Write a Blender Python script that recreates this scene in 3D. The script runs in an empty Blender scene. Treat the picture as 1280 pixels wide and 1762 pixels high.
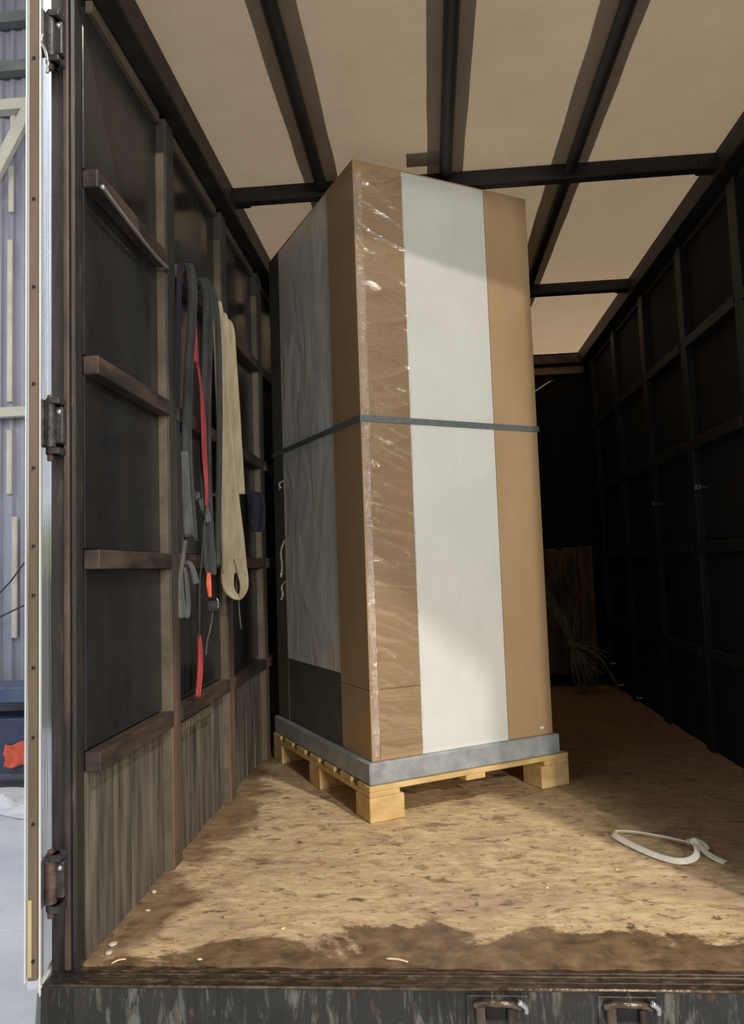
import bpy, bmesh, math, random
from mathutils import Vector, Matrix, noise
random.seed(7)
SC = bpy.context.scene
COL = SC.collection

# ------------------------------------------------------------------ camera
cam_d = bpy.data.cameras.new('camera'); cam = bpy.data.objects.new('camera', cam_d); COL.objects.link(cam)
RT = Matrix(((0.99635523, 0.03966617, 0.07551725),
             (0.07828437, -0.07358731, -0.99421148),
             (-0.03387945, 0.99649963, -0.07642434)))
cam.matrix_world = Matrix.Translation((.97, -2.0, 1.03)) @ RT.to_4x4()
cam_d.sensor_fit = 'VERTICAL'; cam_d.sensor_height = 24; cam_d.lens = 24 * 1270 / 1762
cam_d.clip_start = .02; cam_d.clip_end = 200
SC.camera = cam

# ------------------------------------------------------------------ world: overcast sky, greenery at the horizon
W = bpy.data.worlds.new('world'); SC.world = W; W.use_nodes = True
nt = W.node_tree; nt.nodes.clear()
out = nt.nodes.new('ShaderNodeOutputWorld'); bg = nt.nodes.new('ShaderNodeBackground')
tc = nt.nodes.new('ShaderNodeTexCoord'); sp = nt.nodes.new('ShaderNodeSeparateXYZ'); rp = nt.nodes.new('ShaderNodeValToRGB')
nt.links.new(tc.outputs['Generated'], sp.inputs[0]); nt.links.new(sp.outputs[2], rp.inputs[0])
e = rp.color_ramp.elements
e[0].position = 0.0; e[0].color = (.10, .11, .09, 1)
e[1].position = 1.0; e[1].color = (.80, .88, 1, 1)
for p_, c_ in ((.005, (.20, .22, .12, 1)), (.05, (.26, .33, .14, 1)), (.10, (.86, .91, 1, 1))):
    x = e.new(p_); x.color = c_
nt.links.new(rp.outputs[0], bg.inputs[0]); bg.inputs[1].default_value = 2.1
nt.links.new(bg.outputs[0], out.inputs[0])

# ------------------------------------------------------------------ large lamps of the hall and added fills
def area(name, loc, target, size, watts, col):
    d = bpy.data.lights.new(name, 'AREA'); d.shape = 'DISK'; d.size = size; d.energy = watts; d.color = col
    o = bpy.data.objects.new(name, d); COL.objects.link(o); o.location = loc
    o.rotation_euler = (Vector(target) - Vector(loc)).to_track_quat('-Z', 'Y').to_euler(); return o
area('hall_lamp_near', (3.70, -2.35, 6.35), (.9, 1.4, .9), .18, 290, (1, .94, .84))
area('hall_lamp_far', (6.0, -9.0, 5.3), (1, 1.3, 1.4), .30, 400, (1, .93, .82))
area('fill_low', (5.65, -9.0, 2.6), (1, 1.3, 1.4), 1.5, 430, (1, .96, .89))  # added broad fill for the ambient light through the rear opening
area('hall_lamp_roof', (1.3, 1.6, 6.6), (1.3, 1.6, 0), 2.0, 30, (1, .88, .72))
area('hall_lamp_front', (2.3, 4.6, 5.6), (2.2, 4.2, 0), .8, 150, (1, .80, .60))
area('fill_side', (-3.6, 0.5, 6.8), (-3.4, 5.8, 0), 1.5, 150, (1, .98, .94))  # added fill brightening the hall wall and ground on the left

SC.view_settings.view_transform = 'Standard'; SC.view_settings.look = 'None'
SC.view_settings.exposure = 0.0; SC.view_settings.gamma = 1; SC.view_settings.use_curve_mapping = False

# ------------------------------------------------------------------ material helpers
def lin(c):
    f = lambda v: v / 12.92 if v <= .04045 else ((v + .055) / 1.055) ** 2.4
    return (f(c[0] / 255), f(c[1] / 255), f(c[2] / 255), 1)
class N:
    def __init__(s, name):
        s.m = bpy.data.materials.new(name); s.m.use_nodes = True; s.t = s.m.node_tree; s.t.nodes.clear()
        s.out = s.add('ShaderNodeOutputMaterial'); s.tc = s.add('ShaderNodeTexCoord')
    def add(s, k, **kw):
        n = s.t.nodes.new(k)
        for a, v in kw.items(): setattr(n, a, v)
        return n
    def ln(s, a, b): s.t.links.new(a, b)
    def noise(s, scale=(1, 1, 1), sc=5, det=4, rough=.55, dist=0, off=(0, 0, 0), coord='Object'):
        mp = s.add('ShaderNodeMapping'); mp.inputs['Scale'].default_value = scale; mp.inputs['Location'].default_value = off
        s.ln(s.tc.outputs[coord], mp.inputs[0])
        n = s.add('ShaderNodeTexNoise'); n.inputs['Scale'].default_value = sc; n.inputs['Detail'].default_value = det
        n.inputs['Roughness'].default_value = rough; n.inputs['Distortion'].default_value = dist
        s.ln(mp.outputs[0], n.inputs['Vector']); return n.outputs[0]
    def ramp(s, fac, stops):
        r = s.add('ShaderNodeValToRGB'); el = r.color_ramp.elements
        while len(el) < len(stops): el.new(.5)
        for k, (p, c) in enumerate(stops):
            el[k].position = p; el[k].color = c if len(c) == 4 else lin(c)
        s.ln(fac, r.inputs[0]); return r.outputs[0]
    def mask(s, fac, a, b):
        m = s.add('ShaderNodeMapRange'); m.inputs[1].default_value = a; m.inputs[2].default_value = b
        s.ln(fac, m.inputs[0]); return m.outputs[0]
    def math(s, op, a, b=None):
        m = s.add('ShaderNodeMath', operation=op)
        for i, v in enumerate((a, b)):
            if v is None: continue
            if isinstance(v, (int, float)): m.inputs[i].default_value = v
            else: s.ln(v, m.inputs[i])
        return m.outputs[0]
    def mix(s, fac, a, b):
        m = s.add('ShaderNodeMix', data_type='RGBA')
        if isinstance(fac, (int, float)): m.inputs[0].default_value = fac
        else: s.ln(fac, m.inputs[0])
        for i, v in ((6, a), (7, b)):
            if isinstance(v, tuple): m.inputs[i].default_value = v if len(v) == 4 else lin(v)
            else: s.ln(v, m.inputs[i])
        return m.outputs[2]
    def bump(s, h, strength=.3, dist=.01):
        b = s.add('ShaderNodeBump'); b.inputs['Strength'].default_value = strength; b.inputs['Distance'].default_value = dist
        s.ln(h, b.inputs['Height']); return b.outputs[0]
    def bsdf(s, col, rough=.6, metal=0, normal=None, spec=.5, **kw):
        b = s.add('ShaderNodeBsdfPrincipled')
        if isinstance(col, tuple): b.inputs['Base Color'].default_value = col if len(col) == 4 else lin(col)
        else: s.ln(col, b.inputs['Base Color'])
        if isinstance(rough, (int, float)): b.inputs['Roughness'].default_value = rough
        else: s.ln(rough, b.inputs['Roughness'])
        b.inputs['Metallic'].default_value = metal; b.inputs['Specular IOR Level'].default_value = spec
        if normal is not None: s.ln(normal, b.inputs['Normal'])
        for k, v in kw.items(): b.inputs[k].default_value = v
        s.b = b; return b.outputs[0]
    def end(s, sh): s.ln(sh, s.out.inputs[0]); return s.m

def simple(name, c1, c2, rough=.6, metal=0, sc=8, scale=(1, 1, 1), bump=.15, spec=.5, lo=.35, hi=.65):
    n = N(name); f = n.noise(scale, sc, 5, .6)
    return n.end(n.bsdf(n.ramp(f, [(lo, c1), (hi, c2)]), rough, metal, n.bump(n.noise(scale, sc * 4, 3), bump, .004), spec))

M = {}
M['dark_steel'] = simple('dark_steel', (30, 29, 27), (52, 47, 41), .55, 0, 9, bump=.3)
M['black_steel'] = simple('black_steel', (20, 20, 20), (34, 32, 30), .6, 0, 9, bump=.2)
M['worn_metal'] = simple('worn_metal', (38, 34, 31), (104, 86, 70), .42, .3, 14, (1, 1, .3), .5)
M['rust_post'] = simple('rust_post', (40, 35, 32), (96, 78, 66), .6, 0, 7, (1, 1, .35), .4)
M['lip_metal'] = simple('lip_metal', (74, 62, 48), (120, 104, 84), .28, .6, 22, (1, 1, 1), .5)
M['shiny'] = simple('shiny', (185, 185, 185), (215, 215, 215), .25, .8, 10, bump=.3)
M['dark_iron'] = simple('dark_iron', (44, 44, 46), (78, 76, 74), .45, .3, 30, bump=.5)
M['rusty_iron'] = simple('rusty_iron', (70, 52, 46), (110, 88, 78), .6, .1, 30, bump=.5)
M['rail_wood'] = simple('rail_wood', (34, 29, 27), (84, 70, 60), .6, 0, 10, (1, .3, 1), .4)
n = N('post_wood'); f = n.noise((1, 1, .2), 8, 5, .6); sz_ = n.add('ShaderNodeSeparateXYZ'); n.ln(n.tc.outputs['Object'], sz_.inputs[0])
up_ = n.mask(n.math('ADD', sz_.outputs[2], n.math('MULTIPLY', n.noise((6, 6, 1), 3, 4), .5)), .75, 1.35)      # greyer and darker towards the top, brown below
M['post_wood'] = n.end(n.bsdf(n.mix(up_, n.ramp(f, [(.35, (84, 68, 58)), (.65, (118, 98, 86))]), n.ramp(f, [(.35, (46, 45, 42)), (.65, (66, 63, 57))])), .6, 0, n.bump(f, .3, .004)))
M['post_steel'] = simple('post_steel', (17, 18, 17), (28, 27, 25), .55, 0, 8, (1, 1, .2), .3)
M['trim_wood'] = simple('trim_wood', (84, 76, 62), (108, 98, 80), .6, 0, 8, (1, .3, 1), .3)
M['plank'] = simple('plank', (42, 40, 37), (126, 118, 106), .7, 0, 6, (4, 4, .35), .5, lo=.3, hi=.72)
M['timber'] = simple('timber', (104, 84, 62), (140, 116, 88), .7, 0, 6, (.4, 3, 3), .4)
M['pine'] = simple('pine', (196, 162, 104), (226, 196, 138), .65, 0, 5, (.6, 3, 3), .35)
M['sling'] = simple('sling', (156, 142, 116), (182, 168, 140), .85, 0, 30, (1, 1, .2), .3)
M['sling_in'] = simple('sling_in', (96, 84, 68), (120, 106, 86), .9, 0, 30)
M['grey_web'] = simple('grey_web', (66, 68, 68), (92, 94, 92), .85, 0, 40, (1, 1, .2), .3)
M['dark_web'] = simple('dark_web', (42, 44, 44), (60, 62, 60), .85, 0, 40, (1, 1, .2), .3)
M['navy_web'] = simple('navy_web', (18, 19, 34), (28, 29, 46), .85, 0, 40, (1, 1, .2), .3)
M['red_web'] = simple('red_web', (140, 42, 46), (172, 62, 64), .75, 0, 40, (1, 1, .2), .2)
M['orange_web'] = simple('orange_web', (210, 84, 56), (226, 108, 76), .7, 0, 40)
M['band_grey'] = simple('band_grey', (92, 100, 102), (108, 116, 118), .45, 0, 30, bump=.1)
M['base_grey'] = simple('base_grey', (140, 146, 150), (170, 174, 176), .5, 0, 14, bump=.4)
M['white_strap'] = simple('white_strap', (226, 220, 204), (242, 238, 226), .5, 0, 40, bump=.1)
M['fibre'] = simple('fibre', (120, 118, 106), (150, 146, 132), .7, 0, 40, bump=.1)
M['crate'] = simple('crate', (56, 50, 44), (128, 104, 78), .8, 0, 5, (2, 2, .6), .4)
M['cloth_red'] = simple('cloth_red', (206, 82, 56), (224, 104, 76), .85, 0, 12, bump=.5)
M['blue_paint'] = simple('blue_paint', (46, 56, 84), (60, 72, 104), .5, 0, 4, bump=.1)
M['blue_dark'] = simple('blue_dark', (62, 74, 100), (84, 96, 120), .5, 0, 4, bump=.1)
M['sheet_metal'] = simple('sheet_metal', (128, 129, 144), (152, 153, 166), .5, .1, 2, (1, 1, .3), .1)
M['cream'] = simple('cream', (176, 174, 158), (196, 193, 178), .6, 0, 3, bump=.1)
M['beam_dark'] = simple('beam_dark', (88, 94, 92), (112, 116, 110), .6, 0, 3, bump=.1)
M['chip'] = simple('chip', (216, 196, 150), (240, 226, 190), .7, 0, 30)
M['dirt_chip'] = simple('dirt_chip', (190, 176, 160), (214, 204, 190), .7, 0, 30)
M['cable'] = simple('cable', (40, 40, 44), (60, 60, 64), .6, 0, 10)
M['edge_brown'] = simple('edge_brown', (92, 78, 56), (120, 102, 86), .6, 0, 5, (1, 1, .25), .3)
M['hole'] = simple('hole', (14, 12, 10), (24, 20, 18), .8, 0, 5)
M['rim_white'] = simple('rim_white', (200, 204, 200), (226, 228, 222), .35, 0, 5, (1, 1, .2), .1)
M['yellow_strip'] = simple('yellow_strip', (178, 162, 110), (206, 190, 140), .7, 0, 20, (1, 1, .2), .3)

# plywood wall panels: almost black film with pale scuffs
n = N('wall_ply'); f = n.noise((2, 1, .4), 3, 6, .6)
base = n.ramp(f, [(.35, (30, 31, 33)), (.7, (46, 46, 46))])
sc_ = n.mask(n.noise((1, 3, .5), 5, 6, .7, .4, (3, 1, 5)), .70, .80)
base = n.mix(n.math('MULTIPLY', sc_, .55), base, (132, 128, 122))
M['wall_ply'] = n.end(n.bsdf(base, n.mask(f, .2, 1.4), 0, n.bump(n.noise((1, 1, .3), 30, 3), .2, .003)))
# open plywood of the right and front walls, almost black
M['wall_dark'] = simple('wall_dark', (14, 14, 13), (25, 23, 20), .75, 0, 4, (1, 1, .4), .2, .25)

# floor: worn phenolic plywood, dirt and wet patches toward the rear
n = N('floor_ply')
fine = n.noise((1.4, 3.2, 1), 9, 8, .68, .35)
base = n.ramp(fine, [(.28, (164, 134, 100)), (.42, (200, 170, 128)), (.56, (220, 194, 152)), (.75, (236, 216, 178))])
grain = n.noise((1.5, 14, 1), 11, 4, .7, .5, (2, 5, 0))
base = n.mix(n.math('MULTIPLY', n.mask(grain, .52, .72), .4), base, (156, 124, 96))
scr = n.noise((9, 1.6, 1), 13, 5, .75, 1.6, (7, 1, 0))
base = n.mix(n.math('MULTIPLY', n.mask(scr, .57, .66), .6), base, (228, 206, 172))
# scattered brown scuffs
blot = n.noise((1.0, 1.7, 1), 6.5, 8, .72, .4, (11, 4, 0))
base = n.mix(n.math('MULTIPLY', n.mask(blot, .55, .64), .8), base, (128, 98, 78))
pale = n.noise((1, 1.6, 1), 2.6, 7, .7, .8, (21, 3, 0))
base = n.mix(n.math('MULTIPLY', n.mask(pale, .50, .62), .5), base, (164, 134, 114))
gro = n.noise((1.2, 2.2, 1), 16, 6, .7, .6, (2, 9, 0))
base = n.mix(n.math('MULTIPLY', n.mask(gro, .575, .64), .85), base, (92, 72, 58))
# dirt band along the rear edge (position measured in metres)
sx = n.add('ShaderNodeSeparateXYZ'); n.ln(n.tc.outputs['Object'], sx.inputs[0])
X, Y = sx.outputs[0], sx.outputs[1]
big = n.noise((1, 1.1, 1), 2.1, 8, .62, .5, (6.0, 2.0, 0))
edge = n.math('ADD', Y, n.math('MULTIPLY', n.math('SUBTRACT', .485, big), 1.25))
band = n.math('SUBTRACT', 1.0, n.mask(edge, .06, .10))
leftd = n.math('SUBTRACT', 1.0, n.mask(n.math('ADD', X, n.math('MULTIPLY', n.math('SUBTRACT', .5, big), .9)), .10, .20))
band = n.math('MAXIMUM', band, n.math('MULTIPLY', leftd, .85))
wetc = n.ramp(n.noise((2, 2, 1), 7, 6, .65, .3, (1, 3, 0)), [(.33, (72, 54, 40)), (.5, (110, 86, 62)), (.68, (142, 114, 84))])
base = n.mix(n.math('MULTIPLY', band, .92), base, wetc)
# darker floor tone toward the right and the front
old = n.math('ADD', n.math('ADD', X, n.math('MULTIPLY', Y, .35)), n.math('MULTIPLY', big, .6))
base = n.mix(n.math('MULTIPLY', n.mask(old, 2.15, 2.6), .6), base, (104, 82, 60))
rg = n.math('SUBTRACT', .72, n.math('MULTIPLY', band, .30))
M['floor'] = n.end(n.bsdf(base, rg, 0, n.bump(n.math('ADD', fine, gro), .35, .006), .4))

# tarpaulin roof: translucent coated cloth
def tarp(name, c, tr, tcol):
    n = N(name); f = n.noise((1, 1, 1), 3, 5, .6)
    w = n.noise((60, 60, 60), 6, 2)
    base = n.ramp(f, [(.3, tuple(int(v * .92) for v in c)), (.7, c)])
    nm = n.bump(n.math('ADD', n.noise((1, 3, 1), 6, 5, .6, .5), n.math('MULTIPLY', w, .15)), .35, .03)
    d = n.add('ShaderNodeBsdfDiffuse'); n.ln(base, d.inputs[0]); n.ln(nm, d.inputs['Normal'])
    t = n.add('ShaderNodeBsdfTranslucent'); n.ln(n.mix(.5, base, tcol), t.inputs[0])
    m = n.add('ShaderNodeMixShader'); m.inputs[0].default_value = tr
    n.ln(d.outputs[0], m.inputs[1]); n.ln(t.outputs[0], m.inputs[2]); return n.end(m.outputs[0])
M['tarp'] = tarp('tarp', (174, 158, 136), .24, (206, 184, 152))
M['tarp_penumbra'] = tarp('tarp_penumbra', (176, 168, 156), .58, (214, 204, 190))
M['tarp_patch'] = tarp('tarp_patch', (176, 168, 154), .62, (210, 200, 184))

# carton materials
n = N('kraft'); f = n.noise((1, 1, .5), 3, 5, .6)
wv = n.add('ShaderNodeTexWave'); wv.wave_type = 'BANDS'; wv.bands_direction = 'Z'; wv.inputs['Scale'].default_value = 34; wv.inputs['Distortion'].default_value = .6
n.ln(n.tc.outputs['Object'], wv.inputs[0])
M['kraft'] = n.end(n.bsdf(n.ramp(f, [(.3, (172, 141, 104)), (.7, (186, 155, 116))]), .62, 0, n.bump(wv.outputs[1], .06, .002)))
n = N('white_board'); f = n.noise((1, 1, 1), 2.5, 4, .6)
M['white_board'] = n.end(n.bsdf(n.ramp(f, [(.3, (219, 220, 214)), (.7, (230, 231, 226))]), .5, 0, n.bump(n.noise((1.5, 1.5, .8), 3.5, 4, .5, .8), .28, .03)))
M['dark_board'] = simple('dark_board', (72, 75, 62), (94, 96, 82), .6, 0, 5)
# stretch film: thin clear sheet, seen through its gloss
def film(name, gl, haze, sc, strength):
    n = N(name)
    cr = n.noise(sc, 3.2, 5, .62, 1.4)
    cr2 = n.noise((2, 2, 6), 5, 4, .6, 2.2, (3, 2, 1))
    b = n.bump(n.math('ADD', cr, n.math('MULTIPLY', cr2, .45)), strength, .045)
    g = n.add('ShaderNodeBsdfGlossy'); g.inputs['Roughness'].default_value = .12; n.ln(b, g.inputs['Normal']); g.inputs[0].default_value = (1, .98, .95, 1)
    t = n.add('ShaderNodeBsdfTransparent'); d = n.add('ShaderNodeBsdfDiffuse'); d.inputs[0].default_value = (.8, .8, .78, 1); n.ln(b, d.inputs['Normal'])
    m1 = n.add('ShaderNodeMixShader'); m1.inputs[0].default_value = haze; n.ln(t.outputs[0], m1.inputs[1]); n.ln(d.outputs[0], m1.inputs[2])
    
    m2 = n.add('ShaderNodeMixShader'); m2.inputs[0].default_value = gl; n.ln(m1.outputs[0], m2.inputs[1]); n.ln(g.outputs[0], m2.inputs[2])
    return n.end(m2.outputs[0])
M['film'] = film('film', .035, .015, (.5, .5, .8), .12)
M['film_tight'] = film('film_tight', .24, .03, (.4, .4, 3.0), .25)
M['film_bunch'] = film('film_bunch', .26, .10, (6, 6, 8), .5)
# sill face: chipped green-black paint over rust and bare metal, running down in streaks
n = N('sill_paint')
st = n.noise((22, 4, 4.5), 1.6, 6, .7, .5); s2 = n.noise((30, 5, 8), 2.2, 5, .65, .4, (4, 2, 8))
base = n.ramp(n.noise((1, 1, 1), 5, 4), [(.35, (30, 32, 30)), (.65, (46, 44, 38))])
base = n.mix(n.math('MULTIPLY', n.mask(st, .54, .66), .8), base, (112, 112, 102))
base = n.mix(n.math('MULTIPLY', n.mask(s2, .60, .68), .8), base, (98, 66, 46))
M['sill_paint'] = n.end(n.bsdf(base, .45, .1, n.bump(st, .5, .006)))
n = N('sill_top')
s2 = n.noise((3, 9, 1), 6, 6, .7, .4)
base = n.ramp(s2, [(.35, (46, 36, 28)), (.52, (72, 56, 42)), (.66, (106, 92, 76)), (.8, (150, 140, 124))])
M['sill_top'] = n.end(n.bsdf(base, n.mask(s2, .1, 1.1), .15, n.bump(s2, .5, .006)))
# door post, paint worn off in vertical marks
n = N('post_paint'); st = n.noise((9, 9, 1.1), 4, 6, .7, .3)
base = n.ramp(st, [(.40, (36, 35, 33)), (.6, (56, 50, 44)), (.72, (112, 96, 82))])
M['post_paint'] = n.end(n.bsdf(base, .5, .1, n.bump(st, .4, .004)))
# door skin: glossy pale paint
n = N('door_skin'); st = n.noise((3, 14, .35), 4, 4, .6)
M['door_skin'] = n.end(n.bsdf(n.ramp(st, [(.3, (222, 222, 232)), (.7, (246, 246, 250))]), .13, .8, n.bump(st, .10, .004), .8))
# outside ground
n = N('hall_ground'); f = n.noise((1, 1, 1), 1.3, 7, .65, .3); g2 = n.noise((1, 1, 1), 14, 5, .7)
base = n.ramp(f, [(.3, (176, 176, 182)), (.7, (206, 206, 208))])
base = n.mix(n.math('MULTIPLY', n.mask(g2, .6, .7), .3), base, (140, 138, 138))
M['hall_ground'] = n.end(n.bsdf(base, .6, 0, n.bump(f, .3, .02)))
n = N('plastic_sheet'); st = n.noise((2, 2, 2), 3, 5, .6, 1.2)
M['plastic_sheet'] = n.end(n.bsdf((206, 206, 208), .25, 0, n.bump(st, .5, .05), .7))

# ------------------------------------------------------------------ geometry helpers
def link(name, me, mat, parent=None, loc=None):
    o = bpy.data.objects.new(name, me); COL.objects.link(o)
    if mat is not None: me.materials.append(M[mat] if isinstance(mat, str) else mat)
    if parent is not None: o.parent = parent
    if loc is not None: o.location = loc
    return o
def finish(name, bm, mat, parent=None, bevel=0, smooth=False, loc=None):
    if bevel > 0:
        bmesh.ops.bevel(bm, geom=[e for e in bm.edges], offset=bevel, segments=1, affect='EDGES', clamp_overlap=True)
    bmesh.ops.recalc_face_normals(bm, faces=bm.faces)
    me = bpy.data.meshes.new(name); bm.to_mesh(me); bm.free()
    if smooth:
        for p in me.polygons: p.use_smooth = True
    return link(name, me, mat, parent, loc)
def cube(bm, a, b, mat=None):
    ctr = [(a[i] + b[i]) / 2 for i in range(3)]; sz = [abs(b[i] - a[i]) for i in range(3)]
    m = Matrix.Translation(ctr) @ Matrix.Diagonal((*sz, 1))
    if mat is not None: m = mat @ m
    return bmesh.ops.create_cube(bm, size=1, matrix=m)['verts']
def box(name, a, b, mat, parent=None, bevel=.002, xf=None):
    bm = bmesh.new(); cube(bm, a, b, xf); return finish(name, bm, mat, parent, bevel)
def prism(name, pts, z0, z1, mat, parent=None, bevel=0):
    bm = bmesh.new(); lo = [bm.verts.new((p[0], p[1], z0)) for p in pts]; hi = [bm.verts.new((p[0], p[1], z1)) for p in pts]
    bm.faces.new(lo[::-1]); bm.faces.new(hi); k = len(pts)
    for i in range(k): bm.faces.new((lo[i], lo[(i + 1) % k], hi[(i + 1) % k], hi[i]))
    return finish(name, bm, mat, parent, bevel)
def smoothpts(pts, n=6):
    P = [Vector(p) for p in pts]; r = []
    for i in range(len(P) - 1):
        p0 = P[max(i - 1, 0)]; p1 = P[i]; p2 = P[i + 1]; p3 = P[min(i + 2, len(P) - 1)]
        for k in range(n):
            t = k / n
            r.append(.5 * ((2 * p1) + (-p0 + p2) * t + (2 * p0 - 5 * p1 + 4 * p2 - p3) * t * t + (-p0 + 3 * p1 - 3 * p2 + p3) * t ** 3))
    r.append(P[-1]); return r
def tube(name, pts, r, mat, parent=None, seg=8, n=6, taper=None, bm=None):
    own = bm is None
    if own: bm = bmesh.new()
    P = smoothpts(pts, n) if n > 1 else [Vector(p) for p in pts]; rings = []
    for i, p in enumerate(P):
        t = (P[min(i + 1, len(P) - 1)] - P[max(i - 1, 0)]).normalized()
        a = t.cross(Vector((0, 0, 1)));
        if a.length < .1: a = t.cross(Vector((0, 1, 0)))
        a.normalize(); b = t.cross(a).normalized(); rr = r if taper is None else r + (taper - r) * i / (len(P) - 1)
        rings.append([bm.verts.new(p + (a * math.cos(k * 2 * math.pi / seg) + b * math.sin(k * 2 * math.pi / seg)) * rr) for k in range(seg)])
    for i in range(len(rings) - 1):
        for k in range(seg): bm.faces.new((rings[i][k], rings[i][(k + 1) % seg], rings[i + 1][(k + 1) % seg], rings[i + 1][k]))
    bm.faces.new(rings[0][::-1]); bm.faces.new(rings[-1])
    if own: return finish(name, bm, mat, parent, 0, True)
def ribbon(name, pts, width, mat, parent=None, side=(1, 0, 0), th=.004, n=6, fold=0.0, seed=0):
    """flat webbing: centre line, width vector 'side' (one or one per point), widths (one or one per point)"""
    k0 = len(pts); W_ = width if isinstance(width, (list, tuple)) else [width] * k0
    S_ = side if isinstance(side, list) else [side] * k0
    P = smoothpts(pts, n); bm = bmesh.new(); rows = []; cols = 6
    for i, p in enumerate(P):
        u = i / n; a = min(int(u), k0 - 2); fr = u - a
        w = W_[a] * (1 - fr) + W_[a + 1] * fr
        s = (Vector(S_[a]) * (1 - fr) + Vector(S_[a + 1]) * fr).normalized()
        t = (P[min(i + 1, len(P) - 1)] - P[max(i - 1, 0)]).normalized(); nn = t.cross(s).normalized()
        row = []
        for c in range(cols + 1):
            q = c / cols - .5
            wob = fold * math.sin(q * 9 + seed + i * .12) + fold * .6 * math.sin(q * 17 + i * .21 + seed)
            row.append((p + s * (q * w) + nn * wob, nn))
        rows.append(row)
    top = [[bm.verts.new(v + nn * th / 2) for v, nn in r] for r in rows]; bot = [[bm.verts.new(v - nn * th / 2) for v, nn in r] for r in rows]
    for i in range(len(rows) - 1):
        for c in range(cols):
            bm.faces.new((top[i][c], top[i][c + 1], top[i + 1][c + 1], top[i + 1][c]))
            bm.faces.new((bot[i][c], bot[i + 1][c], bot[i + 1][c + 1], bot[i][c + 1]))
        for c in (0, cols): bm.faces.new((top[i][c], top[i + 1][c], bot[i + 1][c], bot[i][c]))
    for i in (0, -1):
        for c in range(cols): bm.faces.new((top[i][c], bot[i][c], bot[i][c + 1], top[i][c + 1]))
    return finish(name, bm, mat, parent, 0, True)
def thing(name, label, cat, loc=(0, 0, 0), group=None):
    o = bpy.data.objects.new(name, None); COL.objects.link(o); o.location = loc; o.empty_display_size = .05
    o['label'] = label; o['category'] = cat
    if group: o['group'] = group
    return o
def tag(o, label, cat, group=None):
    o['label'] = label; o['category'] = cat
    if group: o['group'] = group
    return o
def struct(o, label=None):
    o['kind'] = 'structure'
    if label: o['label'] = label
    return o
def put(root):
    """children were modelled in world space: keep them there under a root moved to its base"""
    bpy.context.view_layer.update()
    inv = root.matrix_world.inverted()
    for c in root.children: c.matrix_parent_inverse = inv

# ================================================================== SETTING
# floor ------------------------------------------------------------
bm = bmesh.new()
nx, ny = 98, 190
vs = [[None] * (ny + 1) for _ in range(nx + 1)]
for i in range(nx + 1):
    for j in range(ny + 1):
        x = 2.45 * i / nx; y = 4.62 * (j / ny) ** 1.5
        z = .0025 * noise.noise((x * 5, y * 5, 0)) + .0012 * noise.noise((x * 21, y * 21, 3))
        if j == 0: y += .012 * noise.noise((x * 14, 2.2, 0)) + .006 * noise.noise((x * 47, 5, 0))
        vs[i][j] = bm.verts.new((x, y, z))
for i in range(nx):
    for j in range(ny): bm.faces.new((vs[i][j], vs[i + 1][j], vs[i + 1][j + 1], vs[i][j + 1]))
lo = [bm.verts.new((v[0].co.x, v[0].co.y, -.02)) for v in vs]
for i in range(nx): bm.faces.new((vs[i][0], lo[i], lo[i + 1], vs[i + 1][0]))
floor = struct(finish('floor', bm, 'floor', None, 0, False), 'worn tan plywood truck floor with dark brown stains near the rear')

# walls ------------------------------------------------------------
RZ = (.55, 1.11, 1.67, 2.23)         # tops of the horizontal rails
PY = (.655, 1.40, 2.14, 2.88, 3.62, 4.36)
def side_wall(name, x, s, ply, post, plank, rail, label):
    root = struct(box(name, (x - s * .06, 0, -.02), (x - s * .012, 4.68, 2.9), 'black_steel', None, 0), label)
    def bx(nm, d0, d1, y0, y1, z0, z1, m, bev=.002):
        return box(nm, (x + s * d0, y0, z0), (x + s * d1, y1, z1), m, root, bev)
    ys = [0.02] + list(PY) + [4.62]
    for i in range(len(ys) - 1):
        y0 = ys[i] + (.045 if i else .0); y1 = ys[i + 1] - (.045 if i < len(ys) - 2 else 0)
        zs = (RZ[0],) + RZ[1:] + (2.78,)
        for k in range(4):
            bx('panel', -.012, 0, y0, y1, zs[k] + .003, zs[k + 1] - .053 if k < 3 else 2.74, ply, .003)
        npl = max(2, round((y1 - y0) / .16))
        for k in range(npl):
            a = y0 + (y1 - y0) * k / npl; b = y0 + (y1 - y0) * (k + 1) / npl
            bx('plank', -.012, .002 + .003 * ((k * 7 + i) % 3), a + .002, b - .002, 0, RZ[0] - .053, plank, .002)
        for k in range(4):
            bx('rail', -.005, .042, y0 - .001, y1 + .001, RZ[k] - .055, RZ[k], rail, .003)
        bx('trim_strip', -.005, .018, y0 + .02, y1 - .01, 2.735, 2.775, 'trim_wood' if s > 0 else 'black_steel', .003)
    for y in PY:
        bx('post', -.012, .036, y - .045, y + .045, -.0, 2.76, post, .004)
        if s > 0: bx('post_lit_side', -.012, .030, y - .052, y - .0455, 0, 2.62, 'trim_wood', .001)  # paler strip standing for the lit rear-facing side of the post
    return root
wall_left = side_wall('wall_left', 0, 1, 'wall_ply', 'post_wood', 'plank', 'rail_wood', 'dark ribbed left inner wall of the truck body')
wall_right = side_wall('wall_right', 2.45, -1, 'wall_dark', 'post_steel', 'wall_dark', 'post_steel', 'black ribbed right inner wall of the truck body')
# pale perforated strip below the lowest rail in the second bay
bm = bmesh.new()
cube(bm, (.03, .70, .478), (.036, 1.10, .484)); cube(bm, (.03, .70, .448), (.036, 1.10, .453))
for k in range(13): cube(bm, (.03, .70 + k * .0325, .450), (.036, .708 + k * .0325, .481))
finish('perforated_strip', bm, 'trim_wood', wall_left)

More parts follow.
